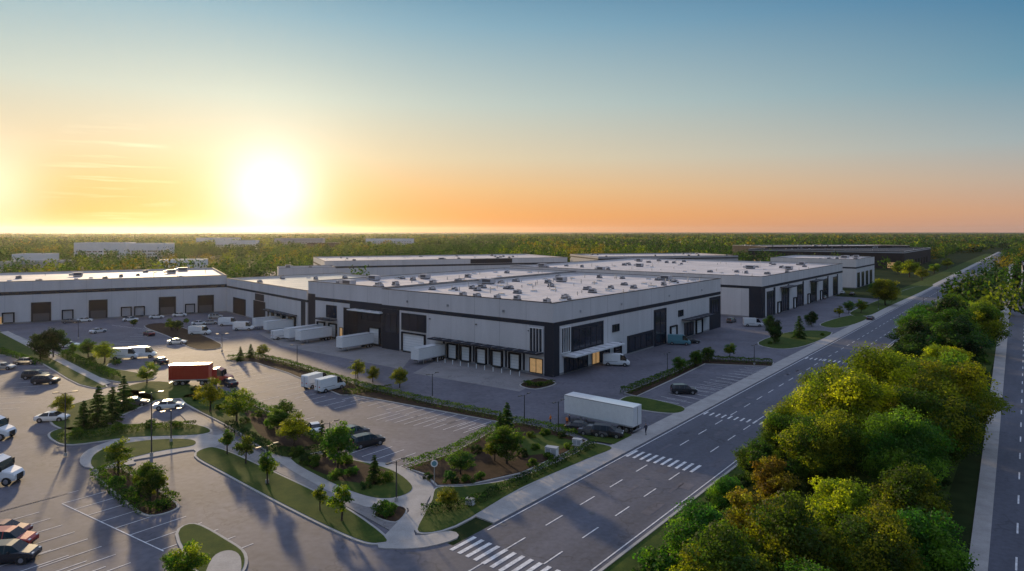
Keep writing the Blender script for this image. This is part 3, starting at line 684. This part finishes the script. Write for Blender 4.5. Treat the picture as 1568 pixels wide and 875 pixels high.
def cab_mb(mb,P,x):
    st=[(x,1.18,.6,1.7,3.0,1.1,'P','P'),(x+.9,1.2,.5,1.75,3.15,1.12,'P','P'),(x+1.0,1.2,.5,1.75,3.1,1.1,'P','G'),(x+1.9,1.2,.5,1.72,2.75,1.08,'G','G'),(x+2.25,1.18,.5,1.65,1.8,1.05,'P','P'),(x+3.3,1.0,.5,1.35,1.5,.85,'P','P'),(x+3.6,.9,.55,1.1,1.2,.75,'P','P')]
    loft(mb,st,P)
    for s_ in (-1,1):
        wheel(mb,x+2.75,s_*1.0,.5,.32,s_); mb.box(x+3.3,x+3.62,s_*.7-.15,s_*.7+.15,.9,1.1,M['head']); mb.box(x+1.9,x+2.05,s_*1.32-.1,s_*1.32+.1,1.9,2.6,M['chassis'])
    mb.box(x+3.58,x+3.68,-.5,.5,.6,1.2,M['chassis'])
def semi_mesh(P,PB,L=13.6):
    mb=MB(); trailer_mb(mb,L,P=PB)
    for x in (1.3,2.6,L-1.2,L+.1):
        for s_ in (-1,1): wheel(mb,x,s_*1.02,.5,.5,s_)
    mb.box(L-2.5,L+1.2,-.45,.45,.6,.85,M['chassis']); cab_mb(mb,P,L+.5); return mb.mesh('semi_truck')
def boxtruck_mesh(P,PB):
    mb=MB(); trailer_mb(mb,6.2,P=PB,H=3.5,z0=1.0)
    for s_ in (-1,1): wheel(mb,1.5,s_*1.0,.46,.5,s_)
    mb.box(.2,7,-.45,.45,.6,.85,M['chassis']); cab_mb(mb,P,6.3); return mb.mesh('box_truck')
VM={}
def veh(kind,col,x,y,rz,name=None):
    if VM.get((kind,col)) is None: VM[(kind,col)]=car_mesh(PAINT[col],kind)
    nm=name or {'sedan':'parked_car','suv':'parked_suv','van':'delivery_van'}[kind]
    p=G(x,y); return link(nm,VM[(kind,col)],(p[0],p[1],.03),rz)
aU=ang(U); aV=ang(V)
for t in [('van','white',484,592,aU+.15),('van','white',506,598,aU+.05),('suv','black',563,683,aU-.25),('suv','grey',541,670,aU-.1),('sedan','white',481,662,aU+1.2),('sedan','black',350,591,aV),
 ('sedan','white',80,645,.15),('suv','black',70,588,.1),('suv','black',55,580,.2),('sedan','grey',40,558,.15),('sedan','white',259,626,.3),('sedan','grey',205,622,.3),('sedan','silver',5,566,.1),
 ('van','white',218,548,.25),('van','white',192,550,.2),('sedan','black',246,557,aV),('sedan','darkred',228,514,aV),('sedan','white',271,527,.2),('sedan','white',107,532,.3),('sedan','white',150,510,1.2),
 ('sedan','white',200,492,.4),('sedan','white',305,498,.4),('sedan','silver',322,497,.5),('van','white',306,513,.15),('van','white',373,506,.1),('van','white',350,499,.2),('sedan','white',275,485,.4),('sedan','white',240,488,.4),
 ('sedan','darkred',5,822,.1),('suv','red',12,838,.1),('suv','black',14,860,.15),('suv','black',1047,603,-.05),('sedan','black',889,661,-.3),('sedan','grey',910,667,-.4),('suv','black',930,669,-.3),
 ('van','white',944,560,-.2),('van','teal',1040,528,-.25),('sedan','black',1058,526,0),('van','white',1153,500,-.15),('sedan','black',1333,490,aU),('suv','grey',1120,494,aU),('sedan','white',1232,466,aU),('sedan','silver',1262,458,aU),
 ('sedan','white',1290,450,aU),('sedan','black',1305,452,aU),('van','white',432,519,aU),('sedan','grey',108,495,.4),('sedan','white',130,493,.4),('suv','silver',330,488,.4)]:
    veh(*t)
trm=trailer_mesh()
p=G(976,664); link('semi_trailer',trm,(p[0],p[1],.03),aV,(.9,1,1))
for t,out,sc_ in ((30.8+1,.6,.62),(54+4,.4,.72),(54+22,.4,.72),(54+27.5,.4,.72)):
    q=(C[0]+V[0]*t-U[0]*out,C[1]+V[1]*t-U[1]*out); link('semi_trailer',trm,(q[0],q[1],.03),ang((-U[0],-U[1])),(sc_,1,.9))
for t in (8,17):
    q=(E2[0]+(E1[0]-E2[0])/Lw*(t+1.3),E2[1]+(E1[1]-E2[1])/Lw*(t+1.3)); d_=(-(E1[1]-E2[1])/Lw,(E1[0]-E2[0])/Lw); link('semi_trailer',trm,(q[0]+d_[0]*.6,q[1]+d_[1]*.6,.03),ang(d_),(.6,1,.85))
p=G(262,590); link('box_truck',semi_mesh(PAINT['red'],PAINT['red'],7.4),(p[0],p[1],.03),.12)
bt=boxtruck_mesh(PAINT['white'],PAINT['white'])
p=G(-86,672); link('box_truck',bt,(p[0],p[1],.03),.0)
p=G(-102,742); link('box_truck',bt,(p[0],p[1],.03),.05)
# ---------------------------------------------------------------- street furniture
def lamp_mesh(h):
    mb=MB(); mb.cyl((0,0,0),(0,0,.5),.2,.2,M['kerb'],10); mb.cyl((0,0,.5),(0,0,h),.09,.055,M['pole'],8)
    for s_ in (-1,1):
        mb.cyl((0,0,h-.15),(s_*.9,0,h),.03,.03,M['pole'],6); mb.box(min(s_*.8,s_*1.45),max(s_*.8,s_*1.45),-.16,.16,h,h+.1,M['pole']); mb.box(min(s_*.85,s_*1.4),max(s_*.85,s_*1.4),-.12,.12,h-.03,h-.002,M['head'])
    return mb.mesh('street_lamp')
lm=lamp_mesh(8.5); lms=lamp_mesh(4.5)
for x,y in ((232,700),(100,700),(455,560),(662,612),(855,662),(1155,560),(803,650),(340,540),(1022,575),(1245,500),(120,520),(310,470),(1345,475),(60,470),(545,590)):
    p=G(x,y); link('street_lamp',lm if (x,y) in ((232,700),(100,700)) else lms,(p[0],p[1],.1),aU if x>500 else .3)
for x,y in ((607,770),(262,678),(409,742),(505,700)): p=G(x,y); link('street_lamp',lms,(p[0],p[1],.1),aU)
for s_ in range(250,420,38): p=S(s_,-29.2); link('street_lamp',lm,(p[0],p[1],.1),aV)
sg=MB(); sg.cyl((0,0,0),(0,0,2.9),.04,.04,M['metal']); sg.cyl((0,-.05,2.55),(0,-.02,2.55),.42,.42,M['white'],20); sg.cyl((0,-.055,2.55),(0,-.051,2.55),.3,.3,PAINT['teal'],20)
p=G(665,745); link('traffic_sign',sg.mesh('traffic_sign'),(p[0],p[1],.15),0)
ub=MB(); ub.box(-.9,.9,-.5,.5,.15,1.25,M['white']); ub.box(-.95,.95,-.55,.55,1.25,1.35,M['metal']); ub.box(-.8,-.05,-.52,-.5,.25,1.15,M['hvac']); ub.box(.05,.8,-.52,-.5,.25,1.15,M['hvac']); ub.box(-1,1,-.6,.6,0,.15,M['kerb'])
ubm=ub.mesh('utility_cabinet')
for x,y,s_ in ((845,700,.9),(884,684,.7),(720,775,.5)): p=G(x,y); link('utility_cabinet',ubm,(p[0],p[1],.15),-.4,s_)
bd=MB(); bd.cyl((0,0,0),(0,0,.9),.1,.1,PAINT['white'],10); bd.cyl((0,0,.9),(0,0,.98),.1,.05,PAINT['white'],10)
bdm=bd.mesh('bollard')
for t in np.arange(6,34,2.4): q=(C[0]+V[0]*t-U[0]*3.6,C[1]+V[1]*t-U[1]*3.6); link('bollard',bdm,(q[0],q[1],.02))
# ---------------------------------------------------------------- people
def person(x,y,rz,top,name='worker'):
    def skin(vs,es,rs):
        me=bpy.data.meshes.new('body'); me.from_pydata(vs,es,[]); o=bpy.data.objects.new('b',me); sc.collection.objects.link(o)
        mod=o.modifiers.new('s','SKIN'); 
        for i,r in enumerate(rs): me.skin_vertices[0].data[i].radius=(r,r*.85)
        me.skin_vertices[0].data[0].use_root=True
        mod.use_smooth_shade=True; ss=o.modifiers.new('u','SUBSURF'); ss.levels=1
        dg=bpy.context.evaluated_depsgraph_get(); m2=bpy.data.meshes.new_from_object(o.evaluated_get(dg)); bpy.data.objects.remove(o); return m2
    vs=[(0,0,.95),(0,0,1.15),(0,0,1.4),(0,0,1.5),(0,.01,1.62),(0,0,1.75),
        (.1,0,.9),(.11,.12,.5),(.11,.1,.08),(.11,.24,.04),(-.1,0,.9),(-.11,-.04,.5),(-.11,-.22,.1),(-.11,-.1,.04),
        (.2,0,1.42),(.25,-.06,1.14),(.26,.06,.9),(.26,.1,.82),(-.2,0,1.42),(-.25,.1,1.14),(-.25,.2,.92),(-.25,.24,.84)]
    es=[(0,1),(1,2),(2,3),(3,4),(4,5),(0,6),(6,7),(7,8),(8,9),(0,10),(10,11),(11,12),(12,13),(2,14),(14,15),(15,16),(16,17),(2,18),(18,19),(19,20),(20,21)]
    rs=[.15,.14,.17,.065,.095,.075,.1,.065,.045,.04,.1,.065,.045,.04,.06,.045,.035,.03,.06,.045,.035,.03]
    for (b_,side) in ((17,1),(21,-1)):
        for k_ in range(5):
            h=vs[b_]; off=(k_-2)*.02; n0=len(vs)
            vs+= [(h[0],h[1]+off*1.3,h[2]-.05+(.02 if k_==4 else 0)),(h[0]-side*.012,h[1]+off*1.5+(.02 if k_==4 else 0),h[2]-.09+abs(off)*.4)]
            es+= [(b_,n0),(n0,n0+1)]; rs+=[.011,.008]
    me=skin(vs,es,rs)
    for m in (M['cloth'],top,M['skin'],M['hair']): me.materials.append(m)
    for p_ in me.polygons:
        c=p_.center; z=c.z
        p_.material_index = 3 if (z>1.68 or (z>1.6 and c.y<-.02)) else 2 if z>1.49 or (abs(c.x)>.19 and z<.93 and z>.6) else 1 if z>.98 or (abs(c.x)>.19 and z>.9) else 3 if z<.09 else 0
    e=bpy.data.objects.new(name,me); sc.collection.objects.link(e)
    hd=MB(); hd.cyl((0,.09,1.63),(0,.125,1.615),.012,.014,M['skin'],6)
    for s_ in (-1,1): hd.cyl((s_*.03,.085,1.655),(s_*.03,.092,1.655),.008,.008,M['hair'],6); hd.cyl((s_*.08,0,1.64),(s_*.1,-.01,1.645),.02,.022,M['skin'],6)
    hd.box(-.022,.022,.082,.093,1.575,1.583,M['tail']); f=hd.obj('face',e)
    p=G(x,y); e.location=(p[0],p[1],.05); e.rotation_euler=(0,0,rz); return e
person(843,652,1.2,M['vest']); person(868,655,-.8,M['vest']); person(872,652,2.0,M['cloth']); q=person(989,668,.5,M['cloth'],'pedestrian'); q.location.z=.14
# ---------------------------------------------------------------- haze (thin air volume)
hz=bpy.data.materials.new('haze_air'); hz.use_nodes=True; nt=hz.node_tree; nt.nodes.clear()
ou=nt.nodes.new('ShaderNodeOutputMaterial'); vs_=nt.nodes.new('ShaderNodeVolumeScatter'); vs_.inputs['Density'].default_value=.000028; vs_.inputs['Anisotropy'].default_value=.7; vs_.inputs['Color'].default_value=(1,.94,.88,1)
nt.links.new(vs_.outputs[0],ou.inputs['Volume'])
mb=MB(); mb.box(-9000,9000,-300,14000,-2,110,hz); mb.obj('haze')
# ---------------------------------------------------------------- light and sky
az=math.radians(-28); el=math.radians(10.5)
sd=Vector((math.sin(az)*math.cos(el),math.cos(az)*math.cos(el),math.sin(el)))
sl=bpy.data.lights.new('sun','SUN'); sl.energy=4.4; sl.angle=math.radians(2.2); sl.color=(1,.74,.42)
so=bpy.data.objects.new('sun',sl); so.rotation_euler=sd.to_track_quat('Z','Y').to_euler(); sc.collection.objects.link(so)
w=bpy.data.worlds.new('World'); sc.world=w; w.use_nodes=True; nt=w.node_tree; nd=nt.nodes; L=nt.links
bg=nd['Background']; out=nd['World Output']
sky=nd.new('ShaderNodeTexSky'); sky.sky_type='NISHITA'; sky.sun_disc=False; sky.sun_elevation=el; sky.sun_rotation=az; sky.dust_density=.3
L.new(sky.outputs[0],bg.inputs[0]); bg.inputs[1].default_value=.004
tc=nd.new('ShaderNodeTexCoord'); sep=nd.new('ShaderNodeSeparateXYZ'); L.new(tc.outputs['Generated'],sep.inputs[0])
def ramp(stops):
    r=nd.new('ShaderNodeValToRGB'); e=r.color_ramp.elements
    e[0].position=stops[0][0]; e[0].color=(*stops[0][1],1); e[1].position=stops[-1][0]; e[1].color=(*stops[-1][1],1)
    for p_,c in stops[1:-1]:
        q=e.new(p_); q.color=(*c,1)
    L.new(sep.outputs['Z'],r.inputs[0]); return r
far=ramp([(0,(.50,.28,.22)),(.025,(.57,.33,.22)),(.065,(.47,.39,.33)),(.11,(.32,.40,.43)),(.19,(.13,.29,.40)),(.30,(.035,.17,.33)),(.36,(.02,.11,.26)),(.5,(.33,.41,.62)),(1,(.46,.56,.84))])  # top stops, above the view, brightened as added fill light for the facades
near=ramp([(0,(.88,.26,.03)),(.025,(.94,.37,.06)),(.065,(.92,.52,.19)),(.11,(.83,.64,.38)),(.19,(.62,.66,.56)),(.30,(.30,.48,.56)),(.36,(.16,.34,.47)),(.5,(.40,.46,.60)),(1,(.46,.56,.84))])  # unseen upper stops lifted here too, as added fill light
def dot(v):
    d_=nd.new('ShaderNodeVectorMath'); d_.operation='DOT_PRODUCT'; d_.inputs[1].default_value=v; L.new(tc.outputs['Generated'],d_.inputs[0]); return d_.outputs['Value']
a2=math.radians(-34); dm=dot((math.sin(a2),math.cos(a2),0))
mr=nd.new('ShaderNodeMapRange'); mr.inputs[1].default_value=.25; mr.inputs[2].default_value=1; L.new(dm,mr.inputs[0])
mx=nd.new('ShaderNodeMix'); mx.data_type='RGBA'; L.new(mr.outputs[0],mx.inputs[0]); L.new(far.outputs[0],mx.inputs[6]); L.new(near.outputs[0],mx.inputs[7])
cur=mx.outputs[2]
def glow(azd,eld,power,col):
    global cur
    a=math.radians(azd); e=math.radians(eld); d_=dot((math.sin(a)*math.cos(e),math.cos(a)*math.cos(e),math.sin(e)))
    m0=nd.new('ShaderNodeMath'); m0.operation='MAXIMUM'; m0.inputs[1].default_value=0; L.new(d_,m0.inputs[0])
    m1=nd.new('ShaderNodeMath'); m1.operation='POWER'; m1.inputs[1].default_value=power; L.new(m0.outputs[0],m1.inputs[0])
    s_=nd.new('ShaderNodeVectorMath'); s_.operation='SCALE'; s_.inputs[0].default_value=col; L.new(m1.outputs[0],s_.inputs['Scale'])
    ad=nd.new('ShaderNodeVectorMath'); ad.operation='ADD'; L.new(cur,ad.inputs[0]); L.new(s_.outputs[0],ad.inputs[1]); cur=ad.outputs[0]
glow(-20.3,3.0,40,(.12,.09,.04)); glow(-20.3,3.0,150,(.2,.22,.17)); glow(-20.3,3.0,600,(.5,.5,.8)); glow(-39,2.8,700,(.35,.4,.42))
mp=nd.new('ShaderNodeMapping'); mp.inputs['Scale'].default_value=(6,6,110); L.new(tc.outputs['Generated'],mp.inputs[0])
nz=nd.new('ShaderNodeTexNoise'); nz.inputs['Scale'].default_value=1; nz.inputs['Detail'].default_value=6; L.new(mp.outputs[0],nz.inputs['Vector'])
m1=nd.new('ShaderNodeMapRange'); m1.inputs[1].default_value=.52; m1.inputs[2].default_value=.72; L.new(nz.outputs['Fac'],m1.inputs[0])
ac=math.radians(-31.5); dc=dot((math.sin(ac)*.9975,math.cos(ac)*.9975,.07)); m2=nd.new('ShaderNodeMapRange'); m2.inputs[1].default_value=.9965; m2.inputs[2].default_value=1.0; L.new(dc,m2.inputs[0])
mm_=nd.new('ShaderNodeMath'); mm_.operation='MULTIPLY'; L.new(m1.outputs[0],mm_.inputs[0]); L.new(m2.outputs[0],mm_.inputs[1])
s_=nd.new('ShaderNodeVectorMath'); s_.operation='SCALE'; s_.inputs[0].default_value=(.3,.28,.24); L.new(mm_.outputs[0],s_.inputs['Scale'])
ad=nd.new('ShaderNodeVectorMath'); ad.operation='ADD'; L.new(cur,ad.inputs[0]); L.new(s_.outputs[0],ad.inputs[1]); cur=ad.outputs[0]
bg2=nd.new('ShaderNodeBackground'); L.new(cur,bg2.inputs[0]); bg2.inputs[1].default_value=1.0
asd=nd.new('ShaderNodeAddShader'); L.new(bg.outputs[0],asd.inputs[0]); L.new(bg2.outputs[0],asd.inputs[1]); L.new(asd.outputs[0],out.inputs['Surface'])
# ---------------------------------------------------------------- camera
cd=bpy.data.cameras.new('camera'); cd.lens=36*FL/1568; cd.sensor_width=36; cd.shift_y=-82.5/1568; cd.clip_end=60000; cd.clip_start=.5
co=bpy.data.objects.new('camera',cd); co.location=(0,0,CH); co.rotation_euler=(math.radians(90),0,0); sc.collection.objects.link(co); sc.camera=co
sc.view_settings.view_transform='Standard'; sc.view_settings.look='None'; sc.view_settings.exposure=0
